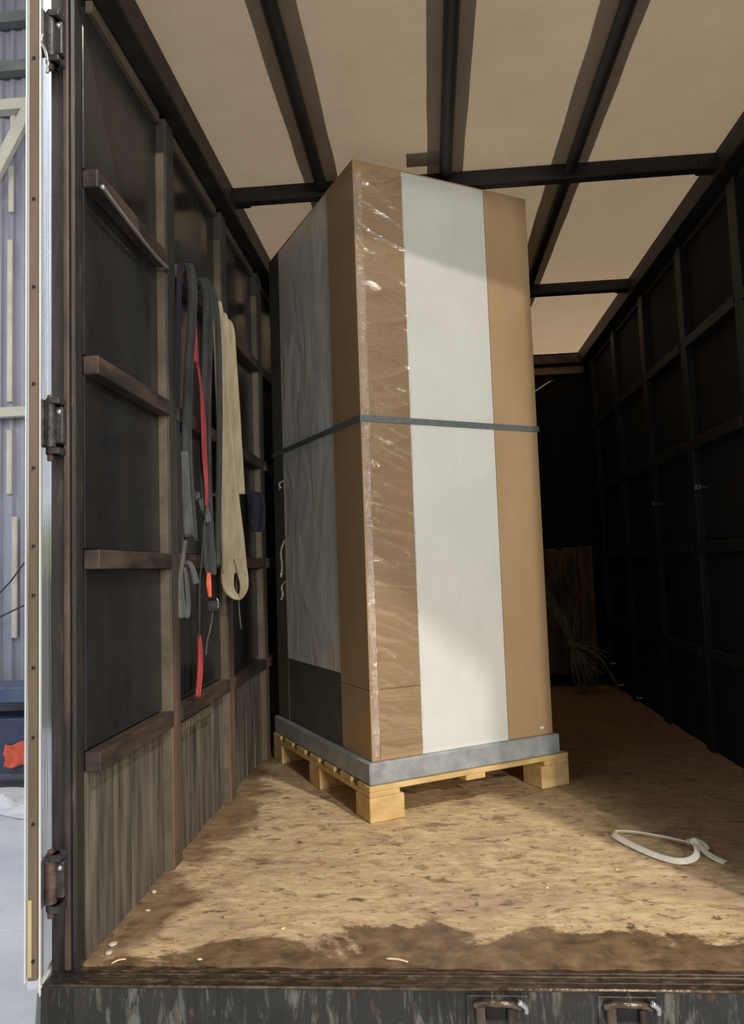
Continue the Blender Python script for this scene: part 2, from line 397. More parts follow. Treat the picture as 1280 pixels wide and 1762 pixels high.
wall_front = struct(box('wall_front', (-.06, 4.62, -.02), (2.51, 4.68, 2.9), 'wall_dark', None, 0), 'black front wall of the truck body')
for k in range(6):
    box('panel', (.03 + k * .40, 4.605, 0), (.42 + k * .40, 4.62, 2.68), 'wall_dark', wall_front, .004)
box('timber_beam', (.1, 4.575, 2.70), (2.40, 4.62, 2.765), 'timber', wall_front, .003)
box('timber_beam', (.1, 4.55, 2.79), (2.40, 4.62, 2.865), 'rail_wood', wall_front, .003)
box('rail', (.05, 4.59, 1.1), (2.40, 4.61, 1.15), 'post_steel', wall_front, .003)

# roof -------------------------------------------------------------
bm = bmesh.new(); nx, ny = 60, 110; vs = []
bows = (-.08, 1.44, 2.95, 4.60)
for i in range(nx + 1):
    r = []
    for j in range(ny + 1):
        x = -.03 + 2.51 * i / nx; y = -.03 + 4.70 * j / ny
        z = 2.912 + .006 * noise.noise((x * 2.2, y * 2.2, 1)) + .004 * noise.noise((x * 9, y * 16, 4))
        for b in bows:
            z += .010 * math.exp(-((y - b) / .12) ** 2) * noise.noise((x * 18, y * 3, 7))
        r.append(bm.verts.new((x, y, max(z, 2.9075))))
    vs.append(r)
for i in range(nx):
    for j in range(ny): bm.faces.new((vs[i][j], vs[i + 1][j], vs[i + 1][j + 1], vs[i][j + 1]))
ceiling = struct(finish('ceiling', bm, 'tarp', None, 0, True), 'beige tarpaulin roof glowing with light from above')
for y in bows[1:3]:
    box('roof_bow', (.02, y - .03, 2.832), (2.43, y + .03, 2.905), 'black_steel', ceiling, .006)
    for xx in (.11, 2.34): box('bow_bracket', (xx - .05, y - .04, 2.828), (xx + .05, y + .04, 2.88), 'black_steel', ceiling, .006)
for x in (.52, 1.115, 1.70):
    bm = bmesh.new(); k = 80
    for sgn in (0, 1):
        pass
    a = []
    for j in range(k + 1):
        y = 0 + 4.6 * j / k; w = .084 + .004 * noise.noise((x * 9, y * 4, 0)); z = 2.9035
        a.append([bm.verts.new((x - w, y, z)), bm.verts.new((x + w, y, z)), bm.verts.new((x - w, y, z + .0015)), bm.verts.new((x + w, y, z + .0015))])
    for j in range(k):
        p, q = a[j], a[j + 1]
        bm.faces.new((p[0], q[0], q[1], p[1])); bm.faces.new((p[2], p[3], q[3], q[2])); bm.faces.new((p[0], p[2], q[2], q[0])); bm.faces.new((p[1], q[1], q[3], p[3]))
    finish('penumbra_strip', bm, 'tarp_penumbra', ceiling)  # darker bands imitating the soft slat shadows on the tarp
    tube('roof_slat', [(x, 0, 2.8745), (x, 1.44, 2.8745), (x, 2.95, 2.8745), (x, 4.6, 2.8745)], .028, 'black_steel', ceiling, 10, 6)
box('tape_patch', (.935, 1.225, 2.898), (1.105, 1.335, 2.9015), 'tarp_patch', ceiling, .0008)
for nm, x0, x1 in (('trim_1', -.06, .088), ('trim_2', 2.362, 2.51)):
    struct(box(nm, (x0, 0, 2.785), (x1, 4.6, 2.903), 'dark_steel' if x0 < 0 else 'black_steel', None, .006), 'dark roof edge beam along the ' + ('left' if x0 < 0 else 'right') + ' wall')
for k_, x0, x1 in ((0, .0, .055), (1, 2.395, 2.45)):
    pass

# rear frame -------------------------------------------------------
post = struct(box('trim_3', (-.074, -.03, -.12), (-.004, .02, 2.96), 'post_paint', None, .004), 'worn black rear corner post with a rusty rib')
box('rib', (-.034, -.042, -.0), (-.017, -.028, 2.9), 'rust_post', post, .004)
box('rib', (-.015, -.036, -.0), (-.006, -.028, 2.9), 'post_paint', post, .004)
box('foot_plate', (-.070, -.10, -.13), (.03, -.03, -.005), 'post_paint', post, .006)
struct(box('trim_4', (2.45, -.03, -.12), (2.52, .02, 2.96), 'post_paint', None, .004), 'black rear corner post on the right, outside the frame')
struct(box('trim_5', (-.07, -.06, 2.80), (2.52, .0, 2.96), 'dark_steel', None, .004), 'rear header beam over the door opening')
sill = struct(box('trim_6', (-.05, -.10, -.30), (2.50, -.085, -.004), 'sill_paint', None, .003), 'chipped rear sill of the truck floor')
box('sill_plate', (-.012, -.098, -.022), (2.46, .004, -.008), 'sill_top', sill, .001)
tube('sill_lip', [(-.04, -.099, -.004), (2.49, -.099, -.004)], .0048, 'lip_metal', sill, 8, 1)
for yy, rr in ((-.036, .0035), (-.021, .003), (-.062, .0022)):
    pts = [(.02 + 2.42 * k / 40, yy + .0012 * noise.noise((k * .9, yy * 50, 0)), -.008 + .001 * noise.noise((k * .8, 3, 1))) for k in range(41)]
    tube('sill_groove_rib', pts, rr, 'sill_top', sill, 8, 1)
# lock keepers on the sill face
def keeper(x, label, w):
    t = thing('lock_keeper', label, 'lock', (x, -.10, -.03), 'lock bar keepers on the sill')
    box('keeper_plate', (x - w, -.108, -.085), (x + w, -.099, -.014), 'sill_paint', t, .002)
    tube('keeper_hood', [(x - .055, -.112, -.035), (x - .03, -.128, -.020), (x, -.132, -.019), (x + .03, -.128, -.022), (x + .056, -.112, -.040)], .008, 'lip_metal', t, 8, 5)
    bm = bmesh.new(); cube(bm, (x - .052, -.124, -.075), (x - .030, -.104, -.03)); finish('keeper_jaw', bm, 'worn_metal', t, .003); bm = bmesh.new(); cube(bm, (x + .024, -.124, -.078), (x + .048, -.104, -.035))
    finish('keeper_jaw', bm, 'worn_metal', t, .003)
    box('keeper_slot', (x - .028, -.111, -.07), (x + .022, -.1075, -.035), 'hole', t, .001)
    tube('pin', [(x + .05, -.135, -.014), (x + .066, -.125, -.030), (x + .068, -.118, -.046)], .007, 'shiny', t, 8, 4)
    put(t)
keeper(1.09, 'worn metal lock keeper on the rear sill, left of the two', .075)
keeper(1.40, 'worn metal lock keeper on the rear sill, right of the two', .070)

# open left rear door: folded round along the outside ---------------
door = struct(thing('door_1', 'x', 'x', (-.065, -.11, -.02))); del door['label'], door['category']; door['label'] = 'open left rear door of the truck, swung back outside, glossy pale face'
ang = math.atan2(.97, -.23)
dirv = Vector((math.cos(ang), math.sin(ang), 0)); nrm_ = Vector((dirv.y, -dirv.x, 0))   # nrm_ points to the right
O = Vector((-.066, -.10, 0))
XF = Matrix(((dirv.x, nrm_.x, 0, O.x), (dirv.y, nrm_.y, 0, O.y), (0, 0, 1, 0), (0, 0, 0, 1)))   # local: x along door, y to the right
box('door_panel', (.012, -.036, -.02), (1.18, -.002, 2.86), 'door_skin', door, .003, XF)
box('edge_strip', (-.004, -.030, .01), (.012, -.006, 2.88), 'edge_brown', door, .002, XF)
box('edge_rim', (-.012, -.0365, .01), (.004, -.033, 2.88), 'rim_white', door, .001, XF)
box('seal', (-.006, -.0035, -.03), (.010, .0015, 2.86), 'rim_white', door, .002, XF)
box('wood_insert', (-.0065, -.030, .02), (-.003, -.020, .21), 'yellow_strip', door, .001, XF)
box('bottom_rail', (.0, -.002, -.028), (1.18, .004, -.006), 'rim_white', door, .002, XF)
for z in (2.49, 2.08, 1.83, 1.56, 1.33, 1.12, .99, .80, .62, .40, .06):
    bm = bmesh.new(); bmesh.ops.create_cone(bm, segments=12, cap_ends=True, radius1=.0045, radius2=.004, depth=.004, matrix=XF @ Matrix.Translation((-.006, -.016, z)) @ Matrix.Rotation(math.pi / 2, 4, 'Y'))
    finish('bolt', bm, 'hole', door)
bm = bmesh.new()
P = [(-.008, -.002, -.02), (.02, .004, -.02), (.016, .010, -.07), (-.008, -.008, -.115)]
v = [bm.verts.new(XF @ Vector(p)) for p in P]; v2 = [bm.verts.new(XF @ (Vector(p) + Vector((0, -.004, 0)))) for p in P]
bm.faces.new(v); bm.faces.new(v2[::-1])
for i in range(4): bm.faces.new((v[i], v[(i + 1) % 4], v2[(i + 1) % 4], v2[i]))
finish('torn_gasket', bm, 'band_grey', door)
def hinge(z0, z1, m):
    zc = (z0 + z1) / 2
    bm = bmesh.new()
    bmesh.ops.create_cone(bm, segments=16, cap_ends=True, radius1=.0155, radius2=.0155, depth=z1 - z0 - .03, matrix=Matrix.Translation((-.056, -.066, zc + .003)))
    h = finish('hinge', bm, m, door, .002)
    box('hinge_leaf', (-.092, -.100, z0 + .02), (-.060, -.064, z1 - .015), 'dark_iron', h, .003)
    box('hinge_bracket', (-.050, -.066, z0 + .03), (-.022, -.028, z1 - .03), 'dark_iron', h, .004)
    for zz in (z0 + .008, z1 - .016):
        bm = bmesh.new(); bmesh.ops.create_cone(bm, segments=16, cap_ends=True, radius1=.019, radius2=.019, depth=.018, matrix=Matrix.Translation((-.050, -.064, zz)))
        cube(bm, (-.050, -.083, zz - .009), (-.024, -.028, zz + .009)); finish('hinge_ear', bm, 'dark_iron', h, .002)
    bm = bmesh.new()
    bmesh.ops.create_cone(bm, segments=12, cap_ends=True, radius1=.009, radius2=.0085, depth=z1 - z0 + .02, matrix=Matrix.Translation((-.056, -.066, zc - .008)))
    finish('hinge_pin', bm, 'rusty_iron', h, .001)
    bm = bmesh.new(); bmesh.ops.create_uvsphere(bm, u_segments=10, v_segments=8, radius=.008, matrix=Matrix.Translation((-.032, -.064, z1 - .045)))
    finish('grease_nipple', bm, 'shiny', h, 0, True)
hinge(1.372, 1.535, 'dark_iron'); hinge(.165, .318, 'rusty_iron'); hinge(2.50, 2.66, 'dark_iron')
tube('bent_hook', [(-.070, -.095, 2.535), (-.060, -.10, 2.565), (-.066, -.10, 2.545), (-.054, -.10, 2.52), (-.045, -.10, 2.48), (-.047, -.10, 2.45)], .0045, 'shiny', door, 8, 5)
for c in door.children: pass
put(door)
# right rear door, swung outward, off frame
d2 = struct(thing('door_2', 'x', 'x', (2.49, -.04, 0))); del d2['label'], d2['category']; d2['label'] = 'open right rear door of the truck, outside the frame'
a2 = math.radians(-74); XF2 = Matrix.Translation((2.49, -.04, 0)) @ Matrix.Rotation(a2, 4, 'Z')
box('door_panel', (0, 0, 0), (1.20, .035, 2.86), 'door_skin', d2, .003, XF2); put(d2)

# added curtain, shapes the shadow edge from the right of the rear opening
bm = bmesh.new(); g = []
for i in range(49):
    u = i / 48; r = []
    for z in [2.80 * k / 14 for k in range(15)]:
        r.append(bm.verts.new((2.165 + .28 * u, -.035 + .022 * math.sin(u * 34) + .006 * math.sin(z * 3 + u * 9), z)))
    g.append(r)
for i in range(48):
    for k in range(14): bm.faces.new((g[i][k], g[i + 1][k], g[i + 1][k + 1], g[i][k + 1]))
o = finish('trim_7', bm, 'dark_web', None, 0, True); md = o.modifiers.new('thick', 'SOLIDIFY'); md.thickness = .003
struct(o, 'unseen dark curtain added at the right of the rear opening to cast a shadow edge')

# hall outside -----------------------------------------------------
gbm = bmesh.new(); bmesh.ops.create_grid(gbm, x_segments=4, y_segments=4, size=14, matrix=Matrix.Translation((0, -4, -1.2)))
ground = struct(finish('ground', gbm, 'hall_ground', None), 'pale concrete floor of the hall')
box('floor_joint', (-9, 2.70, -1.201), (3, 2.725, -1.196), 'rim_white', ground, .001)
box('floor_joint', (-9, 7.9, -1.201), (3, 7.93, -1.196), 'rim_white', ground, .001)
hall = struct(box('wall_hall', (-9, 6.56, -1.2), (-1.9, 6.62, 11), 'sheet_metal', None, 0), 'corrugated pale metal wall of the hall outside')
k = 0; x = -6.2
while x < -2.0:
    w = .085
    prism('corrugation', [(x, 6.56), (x + .02, 6.525), (x + .065, 6.525), (x + .085, 6.56)], -1.1, 10.8, 'sheet_metal', hall)
    x += .15
for x, z0, z1 in ((-4.06, 2.07, 2.86), (-4.06, 3.2, 5.25), (-4.03, 6.6, 7.0), (-4.05, 5.6, 6.2), (-3.99, .35, 1.8)):
    box('batten', (x - .035, 6.49, z0), (x + .035, 6.52, z1), 'cream', hall, .01)
box('wall_beam', (-9, 6.40, 3.0), (-1.95, 6.50, 3.12), 'cream', hall, .006)
for z, m in ((7.35, 'beam_dark'), (6.85, 'cream'), (8.0, 'beam_dark')):
    box('wall_beam', (-9, 6.36, z), (-1.95, 6.50, z + .14), m, hall, .006)
bm = bmesh.new(); cube(bm, (-1.7, -.04, -.075), (1.7, .04, .075)); 
for v in bm.verts: v.co = Matrix.Translation((-3.95, 6.33, 6.38)) @ (Matrix.Rotation(-math.atan2(.70, .37), 4, 'Y') @ v.co)
finish('diagonal_brace', bm, 'cream', hall, .006)
struct(box('wall_back', (-9, -14, -1.2), (9, -13.9, 11), 'cream', None, 0), 'rear wall of the hall behind the camera')
roofh = struct(box('roof_hall', (-9, -14, 11), (9, 7.2, 11.1), 'sheet_metal', None, 0), 'high metal roof of the hall, outside the frame')
struct(box('wall_side', (8.95, -14, -1.2), (9.05, 7.2, 11), 'sheet_metal', None, 0), 'side wall of the hall, outside the frame')
# blue machine with a red cloth
t = thing('blue_trolley', 'blue steel trolley against the hall wall, seen left of the open door', 'trolley', (-3.6, 5.8, -1.2))
box('body', (-4.6, 5.6, -.99), (-3.15, 6.2, -.42), 'blue_paint', t, .01)
box('top_shelf', (-4.6, 5.62, -.26), (-3.15, 6.2, -.10), 'blue_dark', t, .01)
box('back_panel', (-4.6, 6.05, -.42), (-3.15, 6.1, -.26), 'sheet_metal', t, .004)
for xx in (-4.5, -3.9, -3.3): box('upright', (xx, 5.64, -.42), (xx + .06, 5.7, -.26), 'blue_dark', t, .004)
for xx in (-4.5, -3.3):
    for yy in (5.62, 6.1): box('leg', (xx, yy, -1.2), (xx + .07, yy + .07, -.99), 'blue_dark', t, .004)
put(t)
bm = bmesh.new(); g = [[None] * 13 for _ in range(13)]
for i in range(13):
    for j in range(13):
        u, v_ = i / 12, j / 12
        g[i][j] = bm.verts.new((-3.55 + .40 * u + .01 * math.sin(j), 5.575 - .012 * math.sin(u * 17 + v_ * 3), -.67 - .25 * v_ - .02 * math.sin(u * 9) + .015 * math.sin(v_ * 14 + u)))
for i in range(12):
    for j in range(12): bm.faces.new((g[i][j], g[i + 1][j], g[i + 1][j + 1], g[i][j + 1]))
o = finish('red_cloth', bm, 'cloth_red', None, 0, True); md = o.modifiers.new('thick', 'SOLIDIFY'); md.thickness = .006
tag(o, 'orange red cloth hanging on the front of the blue trolley', 'cloth')
# plastic sheet on the ground
bm = bmesh.new(); g = []
for i in range(41):
    r = []
    for j in range(17):
        u, v_ = i / 40, j / 16
        h = .09 * abs(noise.noise((u * 7, v_ * 4, 2))) + .05 * abs(noise.noise((u * 19, v_ * 9, 6)))
        r.append(bm.verts.new((-5.0 + 2.2 * u, 4.90 + .50 * v_ + .10 * math.sin(u * 11), -1.197 + h * math.sin(math.pi * min(1, v_ * 1.4 + .02)) + .10 * v_)))
    g.append(r)
for i in range(40):
    for j in range(16): bm.faces.new((g[i][j], g[i + 1][j], g[i + 1][j + 1], g[i][j + 1]))
o = finish('plastic_sheet', bm, 'plastic_sheet', None, 0, False); md = o.modifiers.new('thick', 'SOLIDIFY'); md.thickness = .004
tag(o, 'crumpled pale plastic sheet on the ground below the blue trolley', 'plastic sheet')
for pts, lb in (([(-5.0, 6.42, .62), (-4.25, 6.30, .78), (-3.95, 6.28, .98), (-3.7, 6.3, 1.30), (-3.0, 6.42, 2.2)], 'upper dark cable drooping across the corrugated hall wall'),
                ([(-5.0, 6.42, .50), (-4.25, 6.30, .56), (-3.85, 6.30, .70), (-3.0, 6.42, 1.1)], 'lower dark cable drooping across the corrugated hall wall')):
    tag(tube('wall_cable', pts, .010, 'cable'), lb, 'cable', 'cables on the hall wall')

# ================================================================== PALLET AND CARTON
th = .53
Fp = Vector((.70, 1.10, 0))
B = Matrix.Translation(Fp) @ Matrix.Rotation(th, 4, 'Z')      # local x along right face, local y along left face
WB, LB, Z0, Z1 = .94, 1.18, .235, 2.822
pal = thing('wooden_pallet', 'light pine pallet under the tall carton', 'pallet', (.72, 1.08, 0))
px0, px1, py0, py1 = -.03, 1.00, -.03, 1.20
for k in range(7):
    a = py0 + (py1 - py0 - .12) * k / 6
    box('deck_board', (px0, a, .122), (px1, a + .12, .144), 'pine', pal, .003, B)
for xx in (px0, (px0 + px1) / 2 - .05, px1 - .14):
    if xx == px0 or xx > .8: w = .14
    else: w = .10
    box('stringer_board', (xx, py0, .100), (xx + w, py1, .122), 'pine', pal, .003, B)
for xx in (px0, px1 - .16):
    for yy in (py0, (py0 + py1) / 2 - .07, py1 - .14):
        box('block', (xx, yy, .0), (xx + .16, yy + .14, .100), 'pine', pal, .004, B)
put(pal)

box_t = thing('tall_carton', 'tall carton with white panels and brown corner boards, strapped, standing on the pallet', 'box', (.70, 1.10, .144))
box('base_tray', (-.022, -.022, .1445), (WB + .022, LB + .02, .234), 'base_grey', box_t, .006, B)
bm = bmesh.new(); cube(bm, (.008, .008, Z0), (WB - .008, LB - .008, Z1 - .004), B); finish('core', bm, 'kraft', box_t, .003)
# white panels: cushioned surface
def face_panel(nm, face, u0, u1, z0, z1, mat, off, amp, seed):
    bm = bmesh.new(); nu, nz = 14, 70; g = []
    for i in range(nu + 1):
        r = []
        for j in range(nz + 1):
            u = u0 + (u1 - u0) * i / nu; z = z0 + (z1 - z0) * j / nz
            ed = min(1, 6 * min(i / nu, 1 - i / nu))
            d = off + amp * noise.noise((u * 3.1 + seed, z * 2.2, seed)) * ed
            p = {'R': (u, -d, z), 'L': (-d, u, z), 'B': (u, LB + d, z), 'E': (WB + d, u, z)}[face]
            r.append(bm.verts.new(B @ Vector(p)))
        g.append(r)
    for i in range(nu):
        for j in range(nz): bm.faces.new((g[i][j], g[i + 1][j], g[i + 1][j + 1], g[i][j + 1]))
    return finish(nm, bm, mat, box_t, 0, True)
face_panel('white_panel', 'R', .242, .688, Z0, Z1 - .001, 'white_board', -.002, .0025, 1)
face_panel('white_panel', 'L', .30, 1.01, .565, Z1 - .001, 'white_board', -.002, .0025, 5)
face_panel('dark_panel', 'L', .30, 1.01, Z0, .563, 'dark_board', -.002, .002, 8)
face_panel('white_panel', 'E', .24, .94, Z0, Z1 - .001, 'white_board', -.002, .002, 11)
face_panel('white_panel', 'B', .24, .70, Z0, Z1 - .001, 'white_board', -.002, .002, 14)
# kraft corner boards, L profiles in two lengths
def corner(x, y, sx, sy, lx, ly, z0, z1, m='kraft', t=.009):
    pts = [(x, y), (x + sx * lx, y), (x + sx * lx, y + sy * t), (x + sx * t, y + sy * t), (x + sx * t, y + sy * ly), (x, y + sy * ly)]
    P = [(B @ Vector((a, b, 0))) for a, b in pts]
    return prism('corner_board', [(p.x, p.y) for p in P], z0, z1, m, box_t, .0012)
for z0, z1 in ((Z0, .523), (.526, Z1)):
    corner(0, 0, 1, 1, .241, .30, z0, z1)
for z0, z1 in ((Z0, Z1),):
    corner(WB, 0, -1, 1, .250, .24, z0, z1)
    corner(0, LB, 1, -1, .24, .17, z0, z1, 'dark_board'); corner(WB, LB, -1, -1, .24, .24, z0, z1)  # far left corner coloured dark for the shade there
box('fold_seam', (.0385, -.0014, Z0 + .005), (.0405, .002, 1.60), 'sling_in', box_t, 0, B)
box('white_triangle_mark', (.868, -.0012, .262), (.888, .001, .272), 'white_strap', box_t, 0, B)
box('lid', (-.001, -.001, Z1 - .003), (WB + .001, LB + .001, Z1 + .002), 'kraft', box_t, .001, B)
# grey strap round the whole carton
pts = [(-.004, -.004), (WB + .004, -.004), (WB + .004, LB + .004), (-.004, LB + .004)]
bm = bmesh.new()
zo = (1.672, 1.672, 1.69, 1.69)
ro = [[bm.verts.new(B @ Vector((p[0] + (d if p[0] > .4 else -d), p[1] + (d if p[1] > .5 else -d), z + h))) for p, z in zip(pts, zo)] for d, h in ((0, -.013), (.0025, -.013), (.0025, .013), (0, .013))]
for i in range(4):
    for k in range(4): bm.faces.new((ro[k][i], ro[k][(i + 1) % 4], ro[(k + 1) % 4][(i + 1) % 4], ro[(k + 1) % 4][i]))
finish('grey_band', bm, 'band_grey', box_t)
# stretch film, loose horizontal creases near the front corner
def film_sheet(nm, face, u0, u1, z0, z1, mat, off, amp, seed, sc=(4, 16)):
    bm = bmesh.new(); nu = max(6, int((u1 - u0) / .012)); nz = int((z1 - z0) / .005); g = []
    for i in range(nu + 1):
        r = []
        for j in range(nz + 1):
            u = u0 + (u1 - u0) * i / nu; z = z0 + (z1 - z0) * j / nz
            w_ = .8 * noise.noise((u * 2, z * 1.3, seed + 5))
            d = off + amp * ((1 - abs(noise.noise((u * sc[0] + seed, (z + (.35 + w_) * u) * sc[1], seed)))) ** 7 + .5 * (1 - abs(noise.noise((u * sc[0] * 2, (z - w_ * u) * sc[1] * 1.9, seed + 3)))) ** 8) * (1 if abs(z - 1.68) > .03 else .2)
            r.append(bm.verts.new(B @ Vector((u, -d, z) if face == 'R' else (-d, u, z))))
        g.append(r)
    for i in range(nu):
        for j in range(nz): bm.faces.new((g[i][j], g[i + 1][j], g[i + 1][j + 1], g[i][j + 1]))
    return finish(nm, bm, mat, box_t, 0, True)
film_sheet('stretch_film', 'R', .0385, .243, Z0 + .02, Z1 - .03, 'film_tight', .0022, .009, 3, (1.6, 9))
film_sheet('stretch_film', 'R', .243, .6875, Z0 + .02, Z1 - .03, 'film', .003, .004, 6, (1.6, 6))
film_sheet('stretch_film', 'L', .002, 1.17, Z0 + .02, Z1 - .03, 'film', .003, .005, 9, (1.5, 2.5))
film_sheet('film_edge', 'R', .003, .038, Z0 + .02, Z1 - .05, 'film_bunch', .003, .005, 12, (20, 22))
# loose torn film ends on the back left edge
for z, h in ((1.50, .05), (1.10, .20), (.93, .10)):
    pp = [(-.006, 1.0, z + h / 2), (-.022, 1.02, z + h * .2), (-.014, 1.03, z - h * .2), (-.03, 1.01, z - h / 2)]
    ribbon('film_end', [B @ Vector(p) for p in pp], .012, 'film_bunch', box_t, (.6, .7, 0), .001, 5, .003, z)
put(box_t)

# ================================================================== HANGING STRAPS ON THE LEFT WALL
Yn = -1
# beige lifting sling over the top rail
t = thing('lifting_sling', 'wide beige lifting sling hanging in a long loop over the upper wall rail', 'strap', (.10, 1.22, 2.24))
ribbon('front_strand', [(.020, 1.24, 2.215), (.050, 1.20, 2.262), (.066, 1.18, 2.18), (.074, 1.17, 2.047), (.085, 1.17, 1.726), (.102, 1.17, 1.383), (.115, 1.17, 1.18), (.122, 1.17, 1.03)],
       [.03, .045, .05, .056, .062, .086, .10, .108], 'sling', t, (1, .1, 0), .006, 6, .003, 1)
ribbon('back_strand', [(.030, 1.27, 2.15), (.070, 1.25, 2.19), (.104, 1.22, 2.14), (.116, 1.20, 1.996), (.127, 1.195, 1.727), (.134, 1.195, 1.50), (.138, 1.195, 1.378)],
       [.03, .038, .044, .048, .052, .056, .058], 'sling', t, (1, .15, 0), .006, 6, .0025, 4)
ribbon('middle_strand', [(.028, 1.255, 2.19), (.070, 1.225, 2.215), (.088, 1.21, 2.14), (.098, 1.205, 1.95), (.108, 1.20, 1.7), (.118, 1.20, 1.4)],
       [.03, .035, .036, .036, .034, .03], 'sling', t, (1, .3, 0), .006, 6, .003, 7)
# bottom loop: two sides that meet in a rounded turn with an open eye
ribbon('eye_side', [(.097, 1.168, 1.09), (.090, 1.165, 1.02), (.098, 1.160, .965), (.120, 1.165, .932), (.140, 1.175, .924)], [.060, .058, .048, .030, .020], 'sling', t, [(1, .1, 0), (1, .1, .1), (.9, .1, .5), (.5, .2, .8), (.1, .2, 1)], .006, 7, .001, 2)
ribbon('eye_side', [(.145, 1.168, 1.09), (.158, 1.165, 1.02), (.163, 1.160, .972), (.150, 1.165, .936), (.132, 1.175, .922)], [.052, .046, .040, .028, .020], 'sling', t, [(1, .1, 0), (1, .1, -.1), (.9, .1, -.5), (.5, .2, -.8), (.1, .2, -1)], .006, 7, .001, 5)
ribbon('eye_inner', [(.130, 1.20, 1.04), (.131, 1.20, .98), (.132, 1.20, .938)], [.02, .03, .03], 'sling_in', t, (1, .2, 0), .004, 4)
tube('tail_cord', [(.128, 1.20, .93), (.127, 1.21, .86), (.131, 1.22, .785)], .004, 'grey_web', t, 6, 4)
put(t)
# red and dark ratchet straps
t = thing('ratchet_strap', 'red ratchet strap hanging among the dark straps on the left wall', 'strap', (.09, .78, 2.2))
ribbon('webbing', [(.03, .80, 2.20), (.07, .775, 2.235), (.083, .765, 2.16), (.084, .77, 2.0), (.087, .785, 1.86)], [.02, .026, .026, .024, .018], 'red_web', t, (1, .1, 0), .003, 6, .001, 2)
ribbon('webbing', [(.087, .785, 1.88), (.092, .82, 1.78), (.098, .825, 1.64), (.101, .825, 1.50), (.106, .83, 1.36), (.104, .83, 1.28)], [.012, .010, .020, .020, .012, .008], 'red_web', t, (1, .1, 0), .003, 6, .001, 3)
tube('cord', [(.104, .83, 1.30), (.094, .80, 1.12), (.085, .79, 1.0), (.082, .79, .88), (.079, .79, .77)], .0035, 'dark_web', t, 6, 5)
ribbon('webbing', [(.079, .79, .80), (.084, .785, .74), (.082, .785, .66), (.072, .785, .565)], [.012, .020, .022, .020], 'red_web', t, (1, .1, 0), .003, 6, .001, 3)
ribbon('orange_tag', [(.106, .84, 1.035), (.106, .838, .99), (.110, .838, .94)], [.014, .020, .012], 'orange_web', t, (1, .2, 0), .004, 5, .001, 1)
bm = bmesh.new(); cube(bm, (.100, .835, .885), (.140, .841, .925)); cube(bm, (.100, .845, .885), (.140, .851, .925)); bmesh.ops.create_cone(bm, segments=10, cap_ends=True, radius1=.006, radius2=.006, depth=.046, matrix=Matrix.Translation((.12, .843, .905)) @ Matrix.Rotation(math.pi / 2, 4, 'Y'))
finish('ratchet_buckle', bm, 'dark_iron', t, .002)
tube('hook', [(.134, .84, .935), (.141, .84, .925), (.140, .84, .90), (.130, .84, .89)], .003, 'shiny', t, 6, 4)
tube('cord', [(.118, .845, .885), (.105, .85, .82), (.092, .85, .77), (.085, .85, .715)], .004, 'grey_web', t, 6, 4)
put(t)
GR = 'dark webbing straps hanging from the upper rail'
t = thing('webbing_strap', 'broad grey webbing strap folded flat, leftmost of the hanging straps', 'strap', (.08, .75, 2.2), GR)
ribbon('webbing', [(.03, .75, 2.20), (.075, .735, 2.24), (.092, .740, 2.12), (.070, .742, 1.814), (.058, .742, 1.54), (.062, .742, 1.34), (.070, .742, 1.158)], [.03, .034, .036, .036, .040, .046, .052], 'dark_web', t, (1, .1, 0), .007, 6, .002, 1)
ribbon('folded_end', [(.052, .731, 1.50), (.058, .729, 1.34), (.066, .729, 1.172)], [.026, .032, .042], 'grey_web', t, (1, .1, 0), .006, 6, .001, 2)
put(t)
t = thing('webbing_strap', 'dark grey webbing strap with a crossed tuck, behind the red strap', 'strap', (.11, .82, 2.2), GR)
ribbon('webbing', [(.03, .875, 2.20), (.09, .872, 2.235), (.112, .868, 2.10), (.098, .862, 1.686), (.095, .862, 1.319), (.105, .862, 1.093), (.110, .862, 1.026)], [.03, .04, .044, .044, .046, .048, .036], 'dark_web', t, (1, .1, 0), .005, 6, .003, 3)
ribbon('crossed_end', [(.076, .852, 1.33), (.096, .850, 1.27), (.108, .850, 1.235)], [.03, .03, .02], 'grey_web', t, (.8, .1, .5), .004, 5, .001, 3)
put(t)
t = thing('webbing_strap', 'thin dark strap hanging beside the beige sling', 'strap', (.13, .86, 2.2), GR)
ribbon('webbing', [(.03, .93, 2.20), (.10, .925, 2.235), (.134, .92, 2.08), (.138, .92, 1.695), (.124, .92, 1.231), (.122, .92, 1.06)], [.02, .024, .026, .024, .024, .02], 'dark_web', t, (1, .1, 0), .004, 6, .002, 6)
put(t)
t = thing('webbing_strap', 'short grey strap loop knotted at the foot of the hanging straps', 'strap', (.06, .71, 1.1), GR)
ribbon('loop', [(.054, .715, 1.16), (.050, .70, 1.09), (.042, .695, 1.03), (.042, .69, .94), (.052, .69, .873), (.066, .70, .905), (.062, .705, 1.0), (.056, .71, 1.06)], [.018, .016, .020, .034, .036, .024, .018, .014], 'grey_web', t, (1, .1, 0), .004, 6, .002, 2)
ribbon('folded_end', [(.056, .705, 1.075), (.076, .70, 1.072), (.090, .70, 1.04), (.100, .70, .995)], [.014, .018, .022, .024], 'grey_web', t, [(.2, .1, 1), (.6, .1, .7), (1, .1, .3), (1, .1, .2)], .004, 6, .001, 2)
put(t)
t = thing('webbing_strap', 'navy blue strap hanging straight beside the first wall post', 'strap', (.04, .72, 2.2), GR)
ribbon('webbing', [(.02, .725, 2.20), (.046, .720, 2.240), (.046, .709, 2.1), (.030, .709, 1.6), (.028, .709, 1.33), (.030, .709, 1.08)], [.02, .02, .022, .024, .026, .024], 'navy_web', t, (1, .1, 0), .004, 6, .001, 2)
put(t)
t = thing('rag', 'dark blue cloth rag hanging behind the beige sling', 'cloth', (.06, 1.80, 1.40))
